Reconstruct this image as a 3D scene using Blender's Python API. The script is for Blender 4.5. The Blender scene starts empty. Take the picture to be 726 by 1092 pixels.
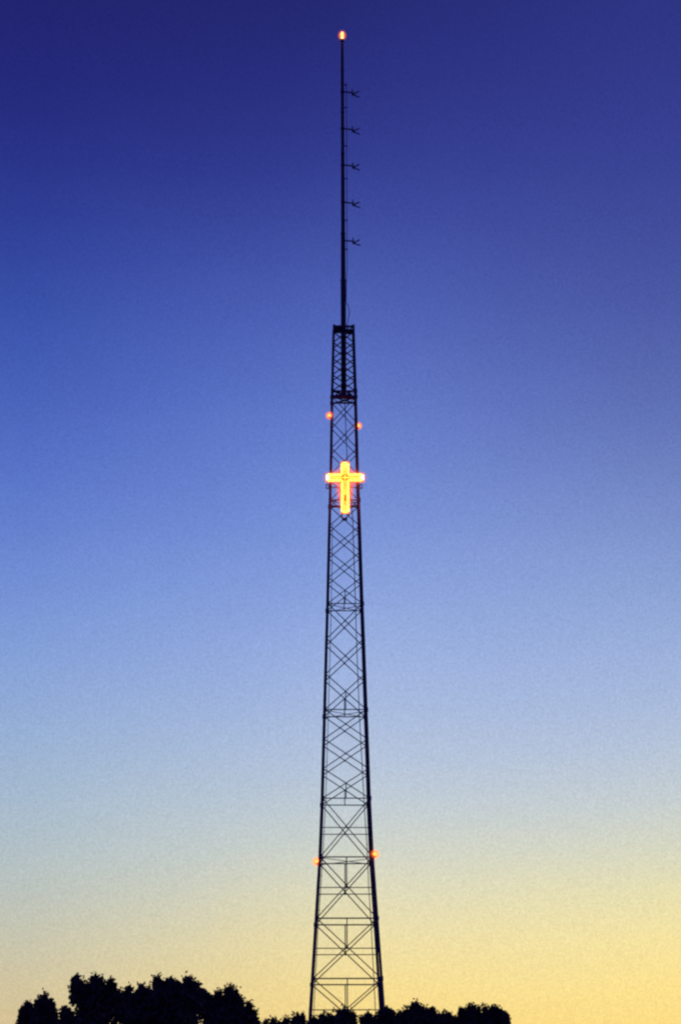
import bpy, bmesh, math, random
from mathutils import Vector, Matrix
R = math.radians
scene = bpy.context.scene
COL = scene.collection

# ------------------------------------------------------------------ camera
F, CX, CY = 3214.0, 363.0, 546.0            # focal length in photo pixels, centre of the photo
PITCH, ROLL, CAMH, D = 14.0, -0.229, 1.7, 400.0
ROT = Matrix.Rotation(R(90 + PITCH), 3, 'X') @ Matrix.Rotation(R(ROLL), 3, 'Z')
cam = bpy.data.objects.new('camera', bpy.data.cameras.new('camera'))
COL.objects.link(cam)
cam.location = (0, 0, CAMH)
cam.rotation_euler = ROT.to_euler()
cam.data.sensor_fit = 'VERTICAL'
cam.data.sensor_height = 24.0
cam.data.lens = 24.0 * F / 1092.0
cam.data.clip_end = 20000
scene.camera = cam
scene.cycles.filter_width = 2.4             # the soft drawing of an old slide film lens

def at(x, y, Y=D):
    """surveyed direction (photo pixel) -> real point at ground distance Y"""
    d = ROT @ Vector(((x - CX) / F, (CY - y) / F, -1.0))
    return Vector((0, 0, CAMH)) + d * (Y / d.y)

def mpp(y, Y=D):                             # metres per photo pixel at that height and distance
    return (at(CX + 1, y, Y) - at(CX, y, Y)).length

# ------------------------------------------------------------------ helpers
def prop(o, label=None, cat=None, group=None, kind=None):
    if label: o['label'] = label
    if cat: o['category'] = cat
    if group: o['group'] = group
    if kind: o['kind'] = kind
    return o

def empty(name, loc, label, cat, group=None, rotz=0):
    o = bpy.data.objects.new(name, None)
    COL.objects.link(o)
    o.location = loc
    o.rotation_euler = (0, 0, rotz)
    o.empty_display_size = 0.3
    return prop(o, label, cat, group)

class MB:
    def __init__(s): s.v = []; s.f = []
    def bar(s, p, q, w, h=None):
        """rectangular steel member from p to q"""
        p, q = Vector(p), Vector(q); d = (q - p).normalized()
        a = d.cross(Vector((0, 0, 1)))
        if a.length < 0.05: a = d.cross(Vector((0, 1, 0)))
        a.normalize(); b = d.cross(a).normalized(); h = h or w
        n = len(s.v)
        for c in (p, q):
            for i, j in ((-1, -1), (1, -1), (1, 1), (-1, 1)):
                s.v.append(c + a * (i * w / 2) + b * (j * h / 2))
        s.f += [(n, n+1, n+2, n+3), (n+7, n+6, n+5, n+4)]
        for i in range(4):
            j = (i + 1) % 4
            s.f.append((n+j, n+i, n+4+i, n+4+j))
    def box(s, c, sx, sy, sz):
        c = Vector(c); s.bar(c - Vector((0, 0, sz/2)), c + Vector((0, 0, sz/2)), sx, sy)
    def tube(s, pts, rs, n=10):
        pts = [Vector(p) for p in pts]
        if not hasattr(rs, '__len__'): rs = [rs] * len(pts)
        base = len(s.v); a = None
        for i, p in enumerate(pts):
            d = (pts[min(i+1, len(pts)-1)] - pts[max(i-1, 0)])
            d = d.normalized() if d.length > 1e-6 else Vector((0, 0, 1))
            if a is None:
                a = d.cross(Vector((0, 0, 1)))
                if a.length < 0.05: a = d.cross(Vector((0, 1, 0)))
            a = (a - d * a.dot(d)).normalized(); b = d.cross(a)
            for k in range(n):
                t = 2*math.pi*k/n
                s.v.append(p + a*(rs[i]*math.cos(t)) + b*(rs[i]*math.sin(t)))
        for i in range(len(pts)-1):
            for k in range(n):
                l = (k+1) % n
                s.f.append((base+i*n+k, base+i*n+l, base+(i+1)*n+l, base+(i+1)*n+k))
        s.f.append(tuple(base+k for k in range(n))[::-1])
        m = base + (len(pts)-1)*n
        s.f.append(tuple(m+k for k in range(n)))
    def lathe(s, c, prof, n=20):
        """prof: list of (radius, z)"""
        c = Vector(c); base = len(s.v)
        for r, z in prof:
            for k in range(n):
                t = 2*math.pi*k/n
                s.v.append(c + Vector((r*math.cos(t), r*math.sin(t), z)))
        for i in range(len(prof)-1):
            for k in range(n):
                l = (k+1) % n
                s.f.append((base+i*n+k, base+i*n+l, base+(i+1)*n+l, base+(i+1)*n+k))
        s.f.append(tuple(base+k for k in range(n))[::-1])
        m = base + (len(prof)-1)*n
        s.f.append(tuple(m+k for k in range(n)))
    def ball(s, c, rx, rz, n=20, m=12):
        s.lathe(c, [(max(rx*math.sin(math.pi*i/m), 0.004), -rz*math.cos(math.pi*i/m)) for i in range(m+1)], n)
    def prism(s, outline, y0, y1, org):
        """outline in the x-z plane, counter-clockwise seen from -y"""
        n = len(s.v); k = len(outline); org = Vector(org)
        for y in (y0, y1):
            for x, z in outline: s.v.append(org + Vector((x, y, z)))
        s.f.append(tuple(range(n, n+k))); s.f.append(tuple(range(n+k, n+2*k))[::-1])
        for i in range(k):
            j = (i+1) % k
            s.f.append((n+j, n+i, n+k+i, n+k+j))
    def build(s, name, mat, parent=None, smooth=False, loc=None):
        me = bpy.data.meshes.new(name)
        me.from_pydata([tuple(v) for v in s.v], [], s.f)
        me.update()
        if smooth:
            me.polygons.foreach_set('use_smooth', [True]*len(me.polygons))
        me.materials.append(mat)
        o = bpy.data.objects.new(name, me)
        COL.objects.link(o)
        if parent: o.parent = parent
        if loc is not None: o.location = loc
        return o

# ------------------------------------------------------------------ materials
def nodes(name):
    m = bpy.data.materials.new(name); m.use_nodes = True
    nt = m.node_tree
    return m, nt, nt.nodes, nt.links

def surface(name, c0, c1, rough=0.6, metal=0.0, scale=2.0, bump=0.0):
    m, nt, N, L = nodes(name)
    b = N['Principled BSDF']
    tc = N.new('ShaderNodeTexCoord'); no = N.new('ShaderNodeTexNoise')
    no.inputs['Scale'].default_value = scale; no.inputs['Detail'].default_value = 6
    L.new(tc.outputs['Object'], no.inputs['Vector'])
    r = N.new('ShaderNodeValToRGB')
    r.color_ramp.elements[0].position = 0.35; r.color_ramp.elements[0].color = (*c0, 1)
    r.color_ramp.elements[1].position = 0.65; r.color_ramp.elements[1].color = (*c1, 1)
    L.new(no.outputs['Fac'], r.inputs['Fac']); L.new(r.outputs['Color'], b.inputs['Base Color'])
    b.inputs['Roughness'].default_value = rough; b.inputs['Metallic'].default_value = metal
    if bump:
        bp = N.new('ShaderNodeBump'); bp.inputs['Strength'].default_value = bump
        L.new(no.outputs['Fac'], bp.inputs['Height']); L.new(bp.outputs['Normal'], b.inputs['Normal'])
    return m

def glow(name, col, strength, vary=0.0, scale=3.0):
    m, nt, N, L = nodes(name)
    N.remove(N['Principled BSDF'])
    e = N.new('ShaderNodeEmission'); e.inputs['Color'].default_value = (*col, 1)
    e.inputs['Strength'].default_value = strength
    L.new(e.outputs[0], N['Material Output'].inputs['Surface'])
    if vary:
        tc = N.new('ShaderNodeTexCoord'); no = N.new('ShaderNodeTexNoise')
        no.inputs['Scale'].default_value = scale; no.inputs['Detail'].default_value = 2
        L.new(tc.outputs['Object'], no.inputs['Vector'])
        mr = N.new('ShaderNodeMapRange'); mr.inputs['From Min'].default_value = .3; mr.inputs['From Max'].default_value = .7
        mr.inputs['To Min'].default_value = strength*(1-vary); mr.inputs['To Max'].default_value = strength*(1+vary)
        L.new(no.outputs['Fac'], mr.inputs['Value']); L.new(mr.outputs[0], e.inputs['Strength'])
    return m

def glow_halo(name, col, dens, radial=True):
    """added halo imitating the bloom of a lamp: emission and absorption, fading outwards (object space, radius 1)"""
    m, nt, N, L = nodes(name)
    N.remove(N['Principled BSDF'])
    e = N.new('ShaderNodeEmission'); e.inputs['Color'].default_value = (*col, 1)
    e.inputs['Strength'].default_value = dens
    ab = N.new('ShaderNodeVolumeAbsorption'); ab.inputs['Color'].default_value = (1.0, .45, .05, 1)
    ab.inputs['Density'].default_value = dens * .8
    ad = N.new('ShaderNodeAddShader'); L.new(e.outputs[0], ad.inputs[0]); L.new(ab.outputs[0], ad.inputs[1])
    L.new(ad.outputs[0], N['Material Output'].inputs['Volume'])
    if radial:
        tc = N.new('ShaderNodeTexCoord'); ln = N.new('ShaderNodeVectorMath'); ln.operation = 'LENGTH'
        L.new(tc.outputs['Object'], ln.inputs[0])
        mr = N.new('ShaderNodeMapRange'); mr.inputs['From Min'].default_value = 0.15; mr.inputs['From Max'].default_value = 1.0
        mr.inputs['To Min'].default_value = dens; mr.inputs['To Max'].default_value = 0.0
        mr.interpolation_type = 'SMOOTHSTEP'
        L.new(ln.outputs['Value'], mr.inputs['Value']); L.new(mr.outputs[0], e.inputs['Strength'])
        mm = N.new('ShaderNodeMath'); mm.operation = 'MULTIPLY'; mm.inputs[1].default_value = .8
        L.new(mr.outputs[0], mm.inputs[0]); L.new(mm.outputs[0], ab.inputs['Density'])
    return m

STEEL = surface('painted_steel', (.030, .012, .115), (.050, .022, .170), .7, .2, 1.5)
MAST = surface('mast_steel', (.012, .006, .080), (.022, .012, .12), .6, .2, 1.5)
CABLE = surface('cable_jacket', (.03, .02, .10), (.04, .03, .14), .6)
CONCRETE = surface('concrete', (.22, .21, .20), (.32, .31, .29), .9, 0, 4, .2)
BARK = surface('bark', (.035, .026, .02), (.07, .05, .035), .95, 0, 6, .5)
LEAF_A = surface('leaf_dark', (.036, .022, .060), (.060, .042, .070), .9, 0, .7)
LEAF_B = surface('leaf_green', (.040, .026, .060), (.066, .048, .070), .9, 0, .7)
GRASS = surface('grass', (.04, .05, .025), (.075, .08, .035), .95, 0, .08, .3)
SIGNFACE = surface('sign_face', (.80, .16, .02), (.85, .26, .03), .6, 0, 2)
LAMPRED = glow('red_lens', (1.0, .13, .02), 2.2)
LAMPHOT = glow('lamp_core', (1.0, .48, .12), 2.2)
BEACONHOT = glow('beacon_core', (1.0, .68, .22), 2.8)
TUBE = glow('lit_tube', (1.0, .80, .13), 2.3, .55, 3.2)
TUBEHOT = glow('lit_tube_end', (1.0, .95, .60), 2.6, .2, 2.2)
HALO_LAMP = glow_halo('lamp_halo', (1.0, .17, .02), 3.2)
HALO_BEACON = glow_halo('beacon_halo', (1.0, .18, .02), 2.3)
HALO_SIGN = glow_halo('sign_halo', (1.0, .20, .04), .55, False)

# ------------------------------------------------------------------ sky
W = bpy.data.worlds.new('World'); scene.world = W; W.use_nodes = True
nt = W.node_tree; N = nt.nodes; L = nt.links
for n in list(N): N.remove(n)
out = N.new('ShaderNodeOutputWorld'); bg = N.new('ShaderNodeBackground')
L.new(bg.outputs[0], out.inputs['Surface'])
def lin(c):
    c /= 255.0
    return c/12.92 if c <= .04045 else ((c+.055)/1.055)**2.4
def elev(y): return PITCH + math.degrees(math.atan((CY - y)/F))
YS = [0, 100, 200, 350, 500, 650, 780, 850, 930, 1000, 1060, 1200]
SKY = {
 'left':   [(32,33,110),(35,38,121),(42,53,140),(58,82,172),(85,112,198),(120,149,216),(148,174,216),(164,186,208),(181,195,199),(196,195,176),(218,200,154),(214,178,118)],
 'centre': [(36,39,115),(43,48,130),(53,63,148),(82,102,186),(110,135,211),(143,168,224),(174,191,224),(190,204,216),(215,216,197),(241,225,168),(249,222,143),(249,203,105)],
 'right':  [(44,49,128),(50,56,141),(59,68,150),(78,92,168),(108,127,192),(144,168,218),(176,192,222),(192,204,214),(222,220,190),(250,232,158),(255,226,142),(253,208,106)],
}
geo = N.new('ShaderNodeTexCoord'); sep = N.new('ShaderNodeSeparateXYZ')
L.new(geo.outputs['Generated'], sep.inputs[0])
def mth(op, a, b=None, c=None):
    n = N.new('ShaderNodeMath'); n.operation = op
    for i, x in enumerate((a, b, c)):
        if x is None: continue
        if isinstance(x, (int, float)): n.inputs[i].default_value = x
        else: L.new(x, n.inputs[i])
    return n.outputs[0]
el = mth('ARCSINE', sep.outputs['Z'])                 # elevation, radians
az = mth('ARCTAN2', sep.outputs['X'], sep.outputs['Y'])   # azimuth to the right of the view
E0, E1 = R(elev(1250)), R(elev(-60))
mr = N.new('ShaderNodeMapRange'); L.new(el, mr.inputs['Value'])
mr.inputs['From Min'].default_value = E0; mr.inputs['From Max'].default_value = E1
# faint unevenness of the high haze
no = N.new('ShaderNodeTexNoise'); no.inputs['Scale'].default_value = 14; no.inputs['Detail'].default_value = 4
L.new(geo.outputs['Generated'], no.inputs['Vector'])
fac = mth('ADD', mr.outputs[0], mth('MULTIPLY', mth('SUBTRACT', no.outputs['Fac'], .5), .03))
def interp(cols, y):
    if y <= YS[0]: a, b, i = cols[0], cols[1], (y-YS[0])/(YS[1]-YS[0]); i = max(i, -1)
    else:
        for k in range(len(YS)-1):
            if y <= YS[k+1]: break
        a, b, i = cols[k], cols[k+1], min((y-YS[k])/(YS[k+1]-YS[k]), 1.3)
    return tuple(max(0, min(255, p+(q-p)*i)) for p, q in zip(a, b))
ramps = {}
for key, cols in SKY.items():
    r = N.new('ShaderNodeValToRGB'); cr = r.color_ramp
    NS = 28
    # the high sky is a touch hazier than the table
    cols = [tuple(v + d*max(0, 1 - yy/650) for v, d in zip(c_, (1, 3, 1))) for c_, yy in zip(cols, YS)]
    for i in range(NS):
        t = i/(NS-1); e = E0 + t*(E1-E0)
        y = CY - F*math.tan(e - R(PITCH))
        # smooth the piecewise table
        cc = [0, 0, 0]
        for dy in (-60, -30, 0, 30, 60):
            q = interp(cols, y+dy)
            for k in range(3): cc[k] += q[k]/5
        el_ = cr.elements[i] if i < 1 else (cr.elements.new(t) if i < NS-1 else cr.elements[-1])
        el_.position = t; el_.color = (*[lin(c) for c in cc], 1)
    L.new(fac, r.inputs['Fac']); ramps[key] = r.outputs['Color']
def mix(f, a, b):
    n = N.new('ShaderNodeMix'); n.data_type = 'RGBA'
    L.new(f, n.inputs['Factor']); 
    for s, x in ((6, a), (7, b)):
        if isinstance(x, tuple): n.inputs[s].default_value = x
        else: L.new(x, n.inputs[s])
    return n.outputs[2]
HW = math.atan(363/F)
def ramp01(v, a, b, smooth=True):
    n = N.new('ShaderNodeMapRange'); L.new(v, n.inputs['Value'])
    n.inputs['From Min'].default_value = a; n.inputs['From Max'].default_value = b
    if smooth: n.interpolation_type = 'SMOOTHSTEP'
    return n.outputs[0]
c = mix(ramp01(az, -HW*.95, HW*.05, False), ramps['left'], ramps['centre'])
c = mix(ramp01(az, HW*.0, HW*.95, False), c, ramps['right'])
# away from the afterglow the rest of the sky is dim blue
away = ramp01(mth('ABSOLUTE', az), R(35), R(120))
c = mix(away, c, (.055, .055, .24, 1))
zen = ramp01(el, E1, R(70))
c = mix(zen, c, (.009, .010, .085, 1))
# fine film-like grain put into the sky colour
n2 = N.new('ShaderNodeTexNoise'); n2.inputs['Scale'].default_value = 1300; n2.inputs['Detail'].default_value = 3
n2.inputs['Roughness'].default_value = .7
L.new(geo.outputs['Generated'], n2.inputs['Vector'])
g = mth('MULTIPLY_ADD', mth('SUBTRACT', n2.outputs['Fac'], .5), .55, 1.0)
vm = N.new('ShaderNodeVectorMath'); vm.operation = 'SCALE'
L.new(c, vm.inputs[0]); L.new(g, vm.inputs['Scale'])
L.new(vm.outputs[0], bg.inputs['Color']); bg.inputs['Strength'].default_value = 1.0

sl = bpy.data.lights.new('sun', 'SUN'); sl.energy = .05; sl.angle = R(10); sl.color = (1, .72, .45)
so = bpy.data.objects.new('sun', sl); COL.objects.link(so)
so.rotation_euler = (R(-88), 0, R(-25))      # last light from low behind the tower, to the right

def point(name, loc, power, col, rad=.2):
    l = bpy.data.lights.new(name, 'POINT'); l.energy = power; l.color = col; l.shadow_soft_size = rad
    o = bpy.data.objects.new(name, l); COL.objects.link(o); o.location = loc
    return o

# ------------------------------------------------------------------ ground
g = MB()
NR, NA = 14, 64
g.v.append(Vector((0, 0, 0)))
for i in range(NR):
    r = 30*(1.62**i)
    for k in range(NA):
        t = 2*math.pi*k/NA
        g.v.append(Vector((r*math.cos(t), r*math.sin(t), 0)))
for k in range(NA): g.f.append((0, 1+k, 1+(k+1) % NA))
for i in range(NR-1):
    for k in range(NA):
        a = 1+i*NA
        g.f.append((a+k, a+NA+k, a+NA+(k+1) % NA, a+(k+1) % NA))
prop(g.build('ground', GRASS), 'flat dark grass ground under the tower and trees', None, None, 'structure')

# ------------------------------------------------------------------ tower
AX = at(367, 546).x
TROT = R(1.6)
# face width (photo pixels between leg centres) against height in the photo
WT = [(347, 20.6), (417, 24.6), (505, 28.2), (565, 32.0), (643, 36.3), (685, 39.2), (765, 44.2), (815, 47.4), (860, 50.0), (914, 54.8), (1050, 72.6), (1348, 112)]
def wpx(y):
    for (a, wa), (b, wb) in zip(WT, WT[1:]):
        if y <= b or b == 1348: return wa + (wb-wa)*(y-a)/(b-a)
WZ = []
for y, w in WT:
    z = at(367, y).z
    WZ.append((z, w*mpp(y)))
WZ.sort()
# smoothed straight legs: one break where the slope changes
Z_BREAK = at(367, 914).z
def width(z):
    for (a, wa), (b, wb) in zip(WZ, WZ[1:]):
        if z <= b: return wa + (wb-wa)*(z-a)/(b-a)
    return WZ[-1][1]
def near_z(y):
    """height of a ring whose NEAR face bar is seen at photo height y"""
    z = at(367, y).z
    for _ in range(4): z = at(367, y, D - width(z)/2).z
    return z
base = Vector((AX, D, 0))
tower = empty('lattice_tower', base, 'tall dark steel lattice tower tapering upward, rising behind the treetops', 'tower', rotz=TROT)
Lc = lambda z, sx, sy: Vector((sx*width(z)/2, sy*width(z)/2, z))   # leg centre in tower space

Zt = near_z(348); Zp = near_z(417); ZH = near_z(422.9); ZG = near_z(533.2); ZF = near_z(643.6)
ZE = near_z(756.6); ZD = near_z(851.2); ZC = near_z(913.8); ZB = near_z(979.2); ZA = near_z(1043.5)
lower = [ZC, ZB, ZA]
h = ZB - ZA
z = ZA
while z > h*1.6:
    h *= 1.03; z -= h; lower.append(z)
lower.append(.35)
zbot = .35

for sx in (-1, 1):
    for sy in (-1, 1):
        m = MB()
        zs = sorted(set([.3] + lower + [p[0] for p in WZ if p[0] > .4 and p[0] < Zt] + [ZD, ZE, ZF, ZG, ZH, Zp, Zt + .25]))
        def rad(z):
            return .19 if z < ZD else (.175 if z < ZG else .165)
        m.tube([Lc(z, sx, sy) for z in zs], [rad(z) for z in zs], 12)
        # splice flanges and gussets
        for z in lower[:-1] + [ZD, ZE, ZF, ZG, ZH, Zp]:
            p = Lc(z, sx, sy)
            m.lathe(p, [(rad(z)+.07, -.28), (rad(z)+.07, .28)], 12)
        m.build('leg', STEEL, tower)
        q = Lc(.3, sx, sy)
        f = MB(); f.lathe((q.x, q.y, 0), [(1.1, -.4), (1.1, .1), (.6, .32)], 16)
        f.build('footing', CONCRETE, tower)

FACES = [((-1, -1), (1, -1)), ((-1, 1), (1, 1)), ((-1, -1), (-1, 1)), ((1, -1), (1, 1))]
def face_pts(face, z):
    a, b = face
    return Lc(z, *a), Lc(z, *b)
def inward(face):
    a, b = face
    return -Vector(((a[0]+b[0])/2, (a[1]+b[1])/2, 0)).normalized()

def section(z1, z0, n, w, mids=False, hang_down=False, hang_up=False):
    """bracing of every face between ring heights z1 (top) and z0 (bottom) in n crossed panels"""
    for face in FACES:
        m = MB(); inn = inward(face)*(w*.7)
        for k in range(n):
            t = z1 + (z0-z1)*k/n; b = z1 + (z0-z1)*(k+1)/n
            a1, b1 = face_pts(face, t); a0, b0 = face_pts(face, b)
            m.bar(a1+inn, b0+inn, w); m.bar(b1-inn*.6, a0-inn*.6, w)
            c = (a1+b1+a0+b0)/4
            m.box(c, w*1.5, w*1.5, w*1.6)          # bolted crossing plate
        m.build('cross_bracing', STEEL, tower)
        if mids:
            zm = (z1+z0)/2; a, b = face_pts(face, zm)
            g = MB(); g.bar(a, b, w*.9); g.build('girt', STEEL, tower)
        if hang_down:
            zm = (z1+z0)/2; a, b = face_pts(face, z1); c, d = face_pts(face, zm)
            g = MB(); g.bar((a+b)/2, (c+d)/2, w*1.05); g.build('hanger', STEEL, tower)
        if hang_up:
            zm = z0 + (z1-z0)/n/2; a, b = face_pts(face, z0); c, d = face_pts(face, zm)
            g = MB(); g.bar((a+b)/2, (c+d)/2, w*1.05); g.build('hanger', STEEL, tower)

def ring(z, w, plan=False, h=None):
    for face in FACES:
        a, b = face_pts(face, z)
        g = MB(); g.bar(a, b, w, h or w); g.build('ring_beam', STEEL, tower)
    if plan:
        g = MB()
        p = [Lc(z-.1, -1, -1), Lc(z-.1, 1, 1), Lc(z-.1, 1, -1), Lc(z-.1, -1, 1)]
        g.bar(p[0], p[1], .08); g.bar(p[2]+Vector((0,0,-.1)), p[3]+Vector((0,0,-.1)), .08)
        g.build('plan_bracing', STEEL, tower)

section(Zt, Zp, 4, .14)
section(Zp, ZH, 1, .12)
section(ZH, ZG, 4, .105)
section(ZG, ZF, 4, .11, hang_up=True)
section(ZF, ZE, 3, .12, hang_up=True)
section(ZE, ZD, 3, .12, hang_up=True)
section(ZD, ZC, 1, .125, mids=True)
for a, b in zip(lower, lower[1:]):
    section(a, b, 1, .135, mids=True, hang_down=True)
for z, w, pl in ((Zt, .26, False), (Zp, .22, True), (ZH, .20, True), (ZG, .15, True), (ZF, .12, True), (ZE, .13, True), (ZD, .13, False), (ZC, .15, True)):
    ring(z, w, pl)
for z in lower[1:-1]: ring(z, .17)

# top platform that clamps the mast, and the thrust platform under it
g = MB(); w = width(Zt)
for s in (-.55, .55): g.bar((s, -w/2, Zt-.02), (s, w/2, Zt-.02), .2, .3)
g.bar((-w/2, -.4, Zt-.25), (w/2, -.4, Zt-.25), .2, .3)
g.bar((-w/2, .5, Zt-.25), (w/2, .5, Zt-.25), .2, .3)
g.build('mast_clamp_beam', STEEL, tower)
g = MB()
g.box((-w*.27, 0, Zt-.12), w*.42, w*.93, .06)
g.box((w*.3, .3, Zt-.45), w*.32, w*.4, .06)
g.build('platform_plate', STEEL, tower)
g = MB(); w = width(Zp)
for s in (-.6, .6): g.bar((s, -w/2, Zp-.16), (s, w/2, Zp-.16), .2, .3)
g.box((0, 0, Zp-.36), w*.7, w*.62, .06)
g.build('thrust_platform', STEEL, tower)

# ------------------------------------------------------------------ mast
MX = AX
def zc(y): return at(367, y).z
mast = empty('antenna_mast', (MX, D, 0), 'slender dark tubular mast standing on top of the lattice tower', 'mast')
m = MB()
prof = [(Zp-.3, .37), (Zt, .37), (zc(300), .37), (zc(298), .33), (zc(250), .31), (zc(248), .28), (zc(165), .25), (zc(163), .235), (zc(90), .22), (zc(60), .20), (zc(46), .19)]
m.tube([(0, 0, z) for z, r in prof], [r for z, r in prof], 16)
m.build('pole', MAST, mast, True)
for y, rr in ((299, .41), (249, .35), (164, .29), (120, .265), (75, .25)):
    m = MB(); m.lathe((0, 0, zc(y)), [(rr, -.09), (rr, .09)], 16)
    m.build('flange', MAST, mast)
for y in (91, 115, 156, 191, 235, 266):
    m = MB(); m.bar((.1, -.1, zc(y)), (.56, -.1, zc(y)), .11)
    m.bar((.56, -.17, zc(y)), (.56, -.03, zc(y)), .16, .2)
    m.build('cable_standoff', MAST, mast)
fl = empty('feed_line', (MX+.56, D-.1, 0), 'thin antenna feed line running down beside the upper mast', 'cable')
m = MB(); m.tube([(0, 0, zc(88)), (0, 0, zc(287))], .045, 8); m.build('riser', CABLE, fl)
loop = [(368.0, 322), (369.6, 323.5), (371.4, 326.5), (372.3, 331), (372.2, 336), (371.2, 341), (370.0, 347)]
m = MB(); m.tube([at(x, y, D-.1) - fl.location for x, y in loop], .05, 8)
m.tube([(0, 0, zc(287)), (-.12, 0, zc(300)), (-.16, 0, zc(322))], .045, 8)
m.build('drip_loop', CABLE, fl)

# ------------------------------------------------------------------ five antenna bays
def make_bay():
    t = empty('broadcast_antenna', (0, 0, 0), 'x', 'antenna')
    u = .1335
    m = MB(); m.bar((.1, 0, .02), (9.6*u, 0, -.12), .15, .17)
    m.lathe((0, 0, .02), [(.30, -.14), (.30, .14)], 14)
    m.build('support_arm', MAST, t)
    m = MB(); m.box((11.2*u, 0, -2.8*u), .34, .28, .30); m.tube([(9.6*u, 0, -.1), (11.2*u, 0, -2.8*u)], .10, 8)
    m.build('feed_box', MAST, t, False)
    m = MB(); m.tube([(11.2*u, 0, -2.6*u), (14.2*u, -.15, -1.5*u), (17.8*u, -.3, -.3*u)], [.11, .10, .085], 8); m.build('radiator', MAST, t, True)
    m = MB(); m.tube([(11.2*u, 0, -3*u), (14.4*u, .15, -4.2*u), (18.2*u, .3, -5.2*u)], [.11, .10, .085], 8); m.build('radiator', MAST, t, True)
    m = MB(); m.tube([(10.9*u, 0, -2.6*u), (10.4*u, 0, 2.8*u)], [.10, .08], 8); m.build('radiator', MAST, t, True)
    return t
bay = make_bay()
def copy_tree(o, parent=None):
    kids = [c for c in bpy.data.objects if c.parent == o]
    c = o.copy(); COL.objects.link(c)
    if parent: c.parent = parent
    for k in kids: copy_tree(k, c)
    return c
BL = ['topmost forked antenna bay on the mast, nearest below the beacon',
      'second forked antenna bay down from the mast top',
      'middle forked antenna bay of the five on the mast',
      'fourth forked antenna bay down on the mast, next to lowest',
      'lowest forked antenna bay on the mast, nearest the lattice section']
for i, y in enumerate((98.0, 137.2, 176.2, 215.7, 256.6)):
    o = bay if i == 0 else copy_tree(bay)
    o.location = (MX, D, zc(y)); o.rotation_euler = (0, 0, R([0, 3, -3, 2, -4][i]))
    prop(o, BL[i], 'antenna', 'forked antenna bays along the mast')

# ------------------------------------------------------------------ beacon and obstruction lights
def scaled_ball(name, mat, parent, loc, s):
    m = MB(); m.ball((0, 0, 0), 1, 1, 24, 14)
    o = m.build(name, mat, parent, True, loc); o.scale = s
    return o
zb = zc(44.8)
bc = empty('beacon', (MX, D, zb), 'lit orange-yellow aviation beacon on the very top of the mast', 'beacon light')
m = MB(); m.lathe((0, 0, 0), [(.17, 0), (.30, .06), (.30, .16), (.2, .24), (.24, .36), (.3, .42)], 18); m.build('base', MAST, bc)
m = MB(); m.lathe((0, 0, .44), [(.10, 0), (.17, .12), (.18, .34), (.12, .48), (.18, .62), (.18, .90), (.12, 1.04), (.04, 1.12)], 18); m.build('lens', BEACONHOT, bc, True)
m = MB(); m.lathe((0, 0, 1.55), [(.05, 0), (.02, .2)], 8); m.build('finial', MAST, bc)
scaled_ball('glow_halo', HALO_BEACON, bc, (0, 0, 1.0), (.72, .72, .92))  # added glow volume standing in for the beacon's bloom
point('beacon_light', (MX, D-.55, zb+.6), 12, (1, .2, .05))

def obstruction(x, y, Y, side, label, size=1.0):
    p = at(x, y, Y)
    t = empty('obstruction_light', p, label, 'warning light', 'red warning lights on the tower corners')
    m = MB(); m.bar((-side*.1, 0, -.2), (-side*.52, 0, -.26), .08, .06); m.lathe((0, 0, -.3), [(.12, -.06), (.14, .08), (.1, .14)], 12)
    m.build('bracket', STEEL, t)
    m = MB(); m.lathe((0, 0, -.16), [(.12, -.04), (.22*size, .05), (.235*size, .22), (.15*size, .38), (.02, .44)], 16); m.build('lens', LAMPHOT, t, True)
    scaled_ball('glow_halo', HALO_LAMP, t, (0, 0, 0), (.62*size, .62*size, .62*size))  # glowing ball added to imitate the bloom of the lamp
    point('warning_light', p + Vector((-side*.1, -.35, .05)), 90*size, (1, .10, .03), .15)
    return t
wN = width(zc(443))/2
obstruction(351.4, 443.2, D-wN, -1, 'lit red-orange warning light on the upper left leg, above the glowing cross', 1.15)
obstruction(382.0, 454.2, D+wN, 1, 'lit red-orange warning light on the upper right leg, above the glowing cross', 1.15)
wN = width(zc(914))/2
obstruction(337.9, 918.8, D+wN, -1, 'lit red-orange warning light low down on the left leg, far below the cross', 1.25)
obstruction(399.6, 911.0, D-wN, 1, 'lit red-orange warning light low down on the right leg, far below the cross', 1.25)

# ------------------------------------------------------------------ glowing cross
zX = zc(509.5)
wX = width(zX)/2
YC = D - wX - .5
u = mpp(510, YC)
cr = empty('lit_cross', (at(367.9, 509.5, YC).x, YC, at(367.9, 509.5, YC).z), 'big glowing yellow cross fixed to the front of the lattice tower', 'cross sign')
def cross_outline(hw, top, bot, arm):
    return [(-hw, bot), (hw, bot), (hw, -hw), (arm, -hw), (arm, hw), (hw, hw), (hw, top), (-hw, top), (-hw, hw), (-arm, hw), (-arm, -hw), (-hw, -hw)]
TOPU, BOTU, ARMU = 17.2*u, -39.2*u, 20.2*u
m = MB(); m.prism(cross_outline(4.3*u, TOPU, BOTU, ARMU), .02, .22, (0, 0, 0)); m.build('housing', SIGNFACE, cr)
hw = 3.0*u
ol = cross_outline(hw, TOPU-1.7*u, BOTU+1.7*u, ARMU-1.7*u)
for i in range(12):
    (x0, z0), (x1, z1) = ol[i], ol[(i+1) % 12]
    m = MB()
    d = Vector((x1-x0, 0, z1-z0)); d.normalize()
    a = Vector((x0, -.16, z0)) + d*.05; b = Vector((x1, -.16, z1)) - d*.05
    hot = i in (3, 9)
    m.tube([a, b], .17 if not hot else .2, 12)
    m.build('neon_tube', TUBEHOT if hot else TUBE, cr, True)
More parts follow.
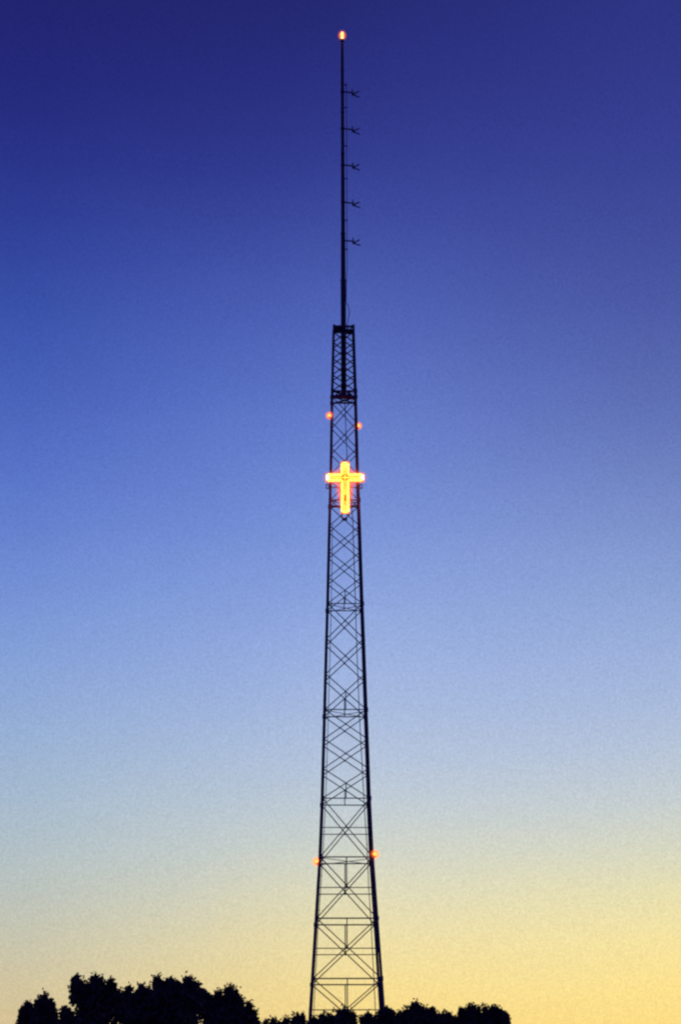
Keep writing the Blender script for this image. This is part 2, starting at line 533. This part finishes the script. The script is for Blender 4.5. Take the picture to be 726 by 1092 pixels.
m = MB(); m.tube([(-ARMU+1.6*u, -.12, 0), (ARMU-1.6*u, -.12, 0)], .085, 8); m.build('neon_tube', TUBE, cr, True)
m = MB(); m.tube([(0, -.12, TOPU-1.6*u), (0, -.12, 0)], .08, 8); m.build('neon_tube', TUBE, cr, True)
m = MB(); m.tube([(0, -.12, -1*u), (0, -.12, -19*u)], .075, 8); m.build('neon_tube', TUBE, cr, True)
m = MB(); m.tube([(0, -.12, -26*u), (0, -.12, -36*u)], .06, 8); m.build('neon_tube', TUBE, cr, True)
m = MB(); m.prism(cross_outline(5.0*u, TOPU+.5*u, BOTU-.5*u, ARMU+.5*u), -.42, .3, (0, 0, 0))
m.build('glow_halo', glow_halo('sign_halo', (1.0, .22, .03), 1.0, False), cr)  # cross-shaped glow volume added round the tubes as their bloom
HALO = glow_halo('sign_glow', (1.0, .12, .02), 2.3)  # wider red bloom of the cross, put in as emissive ellipsoids
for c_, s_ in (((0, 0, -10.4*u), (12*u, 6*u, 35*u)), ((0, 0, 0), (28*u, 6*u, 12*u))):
    scaled_ball('glow_halo', HALO, cr, c_, s_)
# carrying frame at the back: two horizontal rails pairs, foot bracket
m = MB()
for zz in (-10*u, 10*u*0+2*u, -24*u, -30*u):
    ww = width(zX+zz)/2 + .1
    m.bar((-ww, .36, zz), (ww, .36, zz), .12)
m.build('mounting_rail', STEEL, cr)
m = MB()
zf = -45*u
m.box((-.1, .3, zf), .7, .4, .34)
m.bar((-.55, .3, BOTU), (-.3, .3, zf), .1); m.bar((.45, .3, BOTU), (.15, .3, zf), .1)
m.build('foot_bracket', STEEL, cr)
for sx, px in ((-1, 349.8), (1, 384.0)):
    p = at(px, 518.6, D-wX)
    t = empty('junction_box', p, 'small open square box frame on the %s leg just under the cross arm' % ('left' if sx < 0 else 'right'), 'junction box', 'small boxes beside the cross')
    m = MB(); s = .25
    m.bar((-s, 0, -s-.05), (s, 0, -s-.05), .12); m.bar((-s, 0, s+.05), (s, 0, s+.05), .12)
    m.bar((-s, 0, -s-.05), (-s, 0, s+.05), .12); m.bar((s, 0, -s-.05), (s, 0, s+.05), .12)
    m.build('box_frame', STEEL, t)
    m = MB(); m.bar((0, 0, 0), (-sx*.3, 0, 0), .08, .3); m.build('mounting_lug', STEEL, t)
for dx, dz, e in ((0, 5.5, 70), (-11, -8, 85), (11, -8, 85), (-9, -27, 90), (9, -27, 90), (-10, 9, 80), (10, 9, 80)):
    point('cross_light', cr.location + Vector((dx*u, -.9, dz*u)), e, (1, .12, .04), .3)

# ------------------------------------------------------------------ lines running up the tower
def line(name, label, cat, pts, Yoff, r, rungs=False):
    P = [at(x, y, D+Yoff) for x, y in pts]
    b = Vector((P[-1].x, P[-1].y, 0))
    t = empty(name, b, label, cat)
    m = MB(); m.tube([p-b for p in P], r, 8); m.build('conduit', CABLE, t)
    m = MB()
    for i in range(len(P)-1):
        for k in (0, .5):
            p = P[i].lerp(P[i+1], k)-b
            m.box(p, .16, .14, .1)
    m.build('cable_clamp', CABLE, t)
line('power_cable', 'thin dark cable rising just inside the right leg of the tower', 'cable',
     [(367.2, 424), (368, 437), (370, 490), (373, 520), (376, 553), (378.2, 620), (380.3, 690), (383, 760), (386, 815), (388.3, 860), (391, 900), (393.2, 948), (395.6, 987), (398.5, 1044), (400.5, 1085), (409, 1330)], .8, .055)
line('climbing_cable', 'thin dark cable running up just inside the left leg of the tower', 'cable',
     [(354.6, 560), (353.3, 643), (352, 690), (350, 765), (347, 860), (344.2, 914), (341.5, 954), (339.2, 987), (336.4, 1044), (334.4, 1085), (323, 1330)], .6, .045)

# ------------------------------------------------------------------ trees
rnd = random.Random(7)
def tree(name, label, peaks, Y, x0, x1, group, mat, crown_base=.30, leaf=.17):
    """peaks: (x, top y, half width in photo pixels) of every lobe that tops the crown"""
    u = mpp(1070, Y)
    xc = (x0+x1)/2; P0 = at(xc, 1090, Y); zt = max(at(xc, p[1], Y).z for p in peaks)
    Rw = (x1-x0)/2*u
    o = empty(name, (P0.x, Y, 0), label, 'tree', group)
    V = []; Fc = []
    def leafquad(p, s):
        d = Vector((rnd.gauss(0, 1), rnd.gauss(0, 1), rnd.gauss(0, 1))).normalized()
        a = d.orthogonal().normalized(); b = d.cross(a)
        t = rnd.uniform(0, math.pi); a, b = a*math.cos(t)+b*math.sin(t), b*math.cos(t)-a*math.sin(t)
        n = len(V); a *= s*.5; b *= s*.8
        V.extend([p-b, p+a*.9-b*.1, p+b, p-a*.9-b*.1]); Fc.append((n, n+1, n+2, n+3))
    def puff(c, rx, ry, rz, n, s, clumpy=True):
        # twig clumps on the shell and inside of an ellipsoid
        k = max(5, int(n/26)); cl = []
        for _ in range(k):
            d = Vector((rnd.gauss(0, 1), rnd.gauss(0, 1), rnd.gauss(0, 1))).normalized()*(rnd.uniform(.2, 1)**.45)
            cl.append(c+Vector((d.x*rx, d.y*ry, d.z*rz)))
        for i in range(n):
            q = cl[i % k]; r = min(rx, rz)*.34+.10
            leafquad(q+Vector((rnd.gauss(0, r*.55), rnd.gauss(0, r*.55), rnd.gauss(0, r*.6))), s*rnd.uniform(.6, 1.3))
    tips = []
    for (px, py, hwp) in peaks:
        dy = rnd.uniform(-.35, .35)*Rw
        p = at(px, py, Y+dy); p = Vector((p.x-P0.x, dy, p.z))
        r = hwp*u*.80
        # the lobe is a tapered stack of puffs going down into the crown
        zz = p.z - r*1.15; rr = r*.8
        tips.append(Vector((p.x, p.y, zz)))
        for k in range(6):
            puff(Vector((p.x+rnd.uniform(-.2, .2)*r, p.y+rnd.uniform(-.2, .2)*r, zz)), rr*.82, rr, rr*.95, int(230+200*rr), leaf)
            zz -= rr*.95; rr = min(rr*1.2, Rw*.5)
        # ragged sprigs at the tip
        for k in range(9):
            sd = rnd.choice((-1, 1))
            q = p+Vector((sd*rnd.uniform(.0, 1.15)*r, rnd.uniform(-.4, .4)*r, -rnd.uniform(.0, 3.2)*r))
            if k < 3: q = p+Vector((rnd.uniform(-.45, .45)*r, 0, -rnd.uniform(.0, .5)*r))
            for _ in range(14): leafquad(q+Vector((rnd.gauss(0, .11), rnd.gauss(0, .11), rnd.gauss(0, .15))), leaf*.95)
    # body of the crown, mostly below the picture
    zbase = zt*crown_base; zmid_top = min(t.z for t in tips)-.3
    nb = 26
    for k in range(nb):
        f = k/(nb-1); z = zbase+(zmid_top-zbase)*f
        prof = Rw*(1.15*math.sin(math.pi*(.16+.62*f))+.1)
        for j in range(5):
            a = rnd.uniform(0, 2*math.pi); q = prof*rnd.uniform(.2, .85)
            if f > .82: q = min(q, Rw*.62)
            puff(Vector((math.cos(a)*q, math.sin(a)*q, z)), Rw*.42, Rw*.42, Rw*.34, 160, leaf*(2.0 if f < .8 else 1.5))
    me = bpy.data.meshes.new('crown'); me.from_pydata([tuple(v) for v in V], [], Fc); me.update(); me.materials.append(mat)
    co = bpy.data.objects.new('crown', me); COL.objects.link(co); co.parent = o
    m = MB()
    lean = rnd.uniform(-.3, .3); top = zt*.72; r0 = zt*.018+.06
    m.tube([(0, 0, -.3), (0, 0, .3), (lean*.3, 0, zt*.25), (lean, 0, top)], [r0*1.6, r0*1.1, r0*.85, r0*.3], 10)
    m.build('trunk', BARK, o, True)
    m = MB()
    for tp in tips:
        s = Vector((lean*.6, 0, zt*rnd.uniform(.33, .55)))
        mid = s.lerp(tp, .5)+Vector((0, 0, -.4))
        m.tube([s, mid, tp-Vector((0, 0, .1))], [r0*.45, r0*.28, .025], 7)
    m.build('limb', BARK, o, True)
    return o
GL, GR = 'dark trees at the lower left', 'low dark treetops along the bottom edge'
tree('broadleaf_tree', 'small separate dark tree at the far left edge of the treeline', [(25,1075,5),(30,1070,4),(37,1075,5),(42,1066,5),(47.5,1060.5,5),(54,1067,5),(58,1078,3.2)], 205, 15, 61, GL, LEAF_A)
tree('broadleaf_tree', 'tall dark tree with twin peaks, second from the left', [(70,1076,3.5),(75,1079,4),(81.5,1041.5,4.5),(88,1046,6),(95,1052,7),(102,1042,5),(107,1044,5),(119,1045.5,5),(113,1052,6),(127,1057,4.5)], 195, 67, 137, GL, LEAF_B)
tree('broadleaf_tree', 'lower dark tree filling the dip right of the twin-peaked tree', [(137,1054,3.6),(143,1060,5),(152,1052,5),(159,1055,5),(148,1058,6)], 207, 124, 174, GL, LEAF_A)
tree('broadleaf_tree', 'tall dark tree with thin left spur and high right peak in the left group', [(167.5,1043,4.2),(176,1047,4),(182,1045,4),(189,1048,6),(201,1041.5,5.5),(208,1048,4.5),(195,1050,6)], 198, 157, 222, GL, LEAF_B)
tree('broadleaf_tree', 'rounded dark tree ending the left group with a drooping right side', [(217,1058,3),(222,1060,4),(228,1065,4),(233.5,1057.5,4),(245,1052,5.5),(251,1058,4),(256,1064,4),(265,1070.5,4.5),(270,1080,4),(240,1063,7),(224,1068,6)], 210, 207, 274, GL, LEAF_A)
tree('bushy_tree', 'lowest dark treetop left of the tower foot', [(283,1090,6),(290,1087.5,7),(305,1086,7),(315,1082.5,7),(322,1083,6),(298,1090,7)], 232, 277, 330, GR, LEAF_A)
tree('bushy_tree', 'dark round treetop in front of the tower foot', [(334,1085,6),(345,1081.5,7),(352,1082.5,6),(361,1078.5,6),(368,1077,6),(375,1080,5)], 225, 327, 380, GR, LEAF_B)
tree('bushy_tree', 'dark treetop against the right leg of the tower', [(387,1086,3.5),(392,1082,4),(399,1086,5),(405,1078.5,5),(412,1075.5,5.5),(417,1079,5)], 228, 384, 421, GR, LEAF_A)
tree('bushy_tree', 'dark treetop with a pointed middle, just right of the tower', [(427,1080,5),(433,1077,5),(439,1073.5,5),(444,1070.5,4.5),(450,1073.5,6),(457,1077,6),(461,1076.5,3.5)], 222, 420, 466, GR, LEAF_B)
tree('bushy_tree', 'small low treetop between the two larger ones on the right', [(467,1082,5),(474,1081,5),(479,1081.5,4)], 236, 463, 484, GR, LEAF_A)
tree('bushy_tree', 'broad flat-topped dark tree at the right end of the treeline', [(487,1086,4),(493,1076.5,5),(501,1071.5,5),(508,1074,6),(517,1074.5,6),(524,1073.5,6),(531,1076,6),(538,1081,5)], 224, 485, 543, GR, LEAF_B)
prop(bpy.data.objects['ground'], None)

# ------------------------------------------------------------------ output look
scene.view_settings.view_transform = 'Standard'
scene.view_settings.look = 'None'
scene.view_settings.exposure = 0
scene.cycles.max_bounces = 4
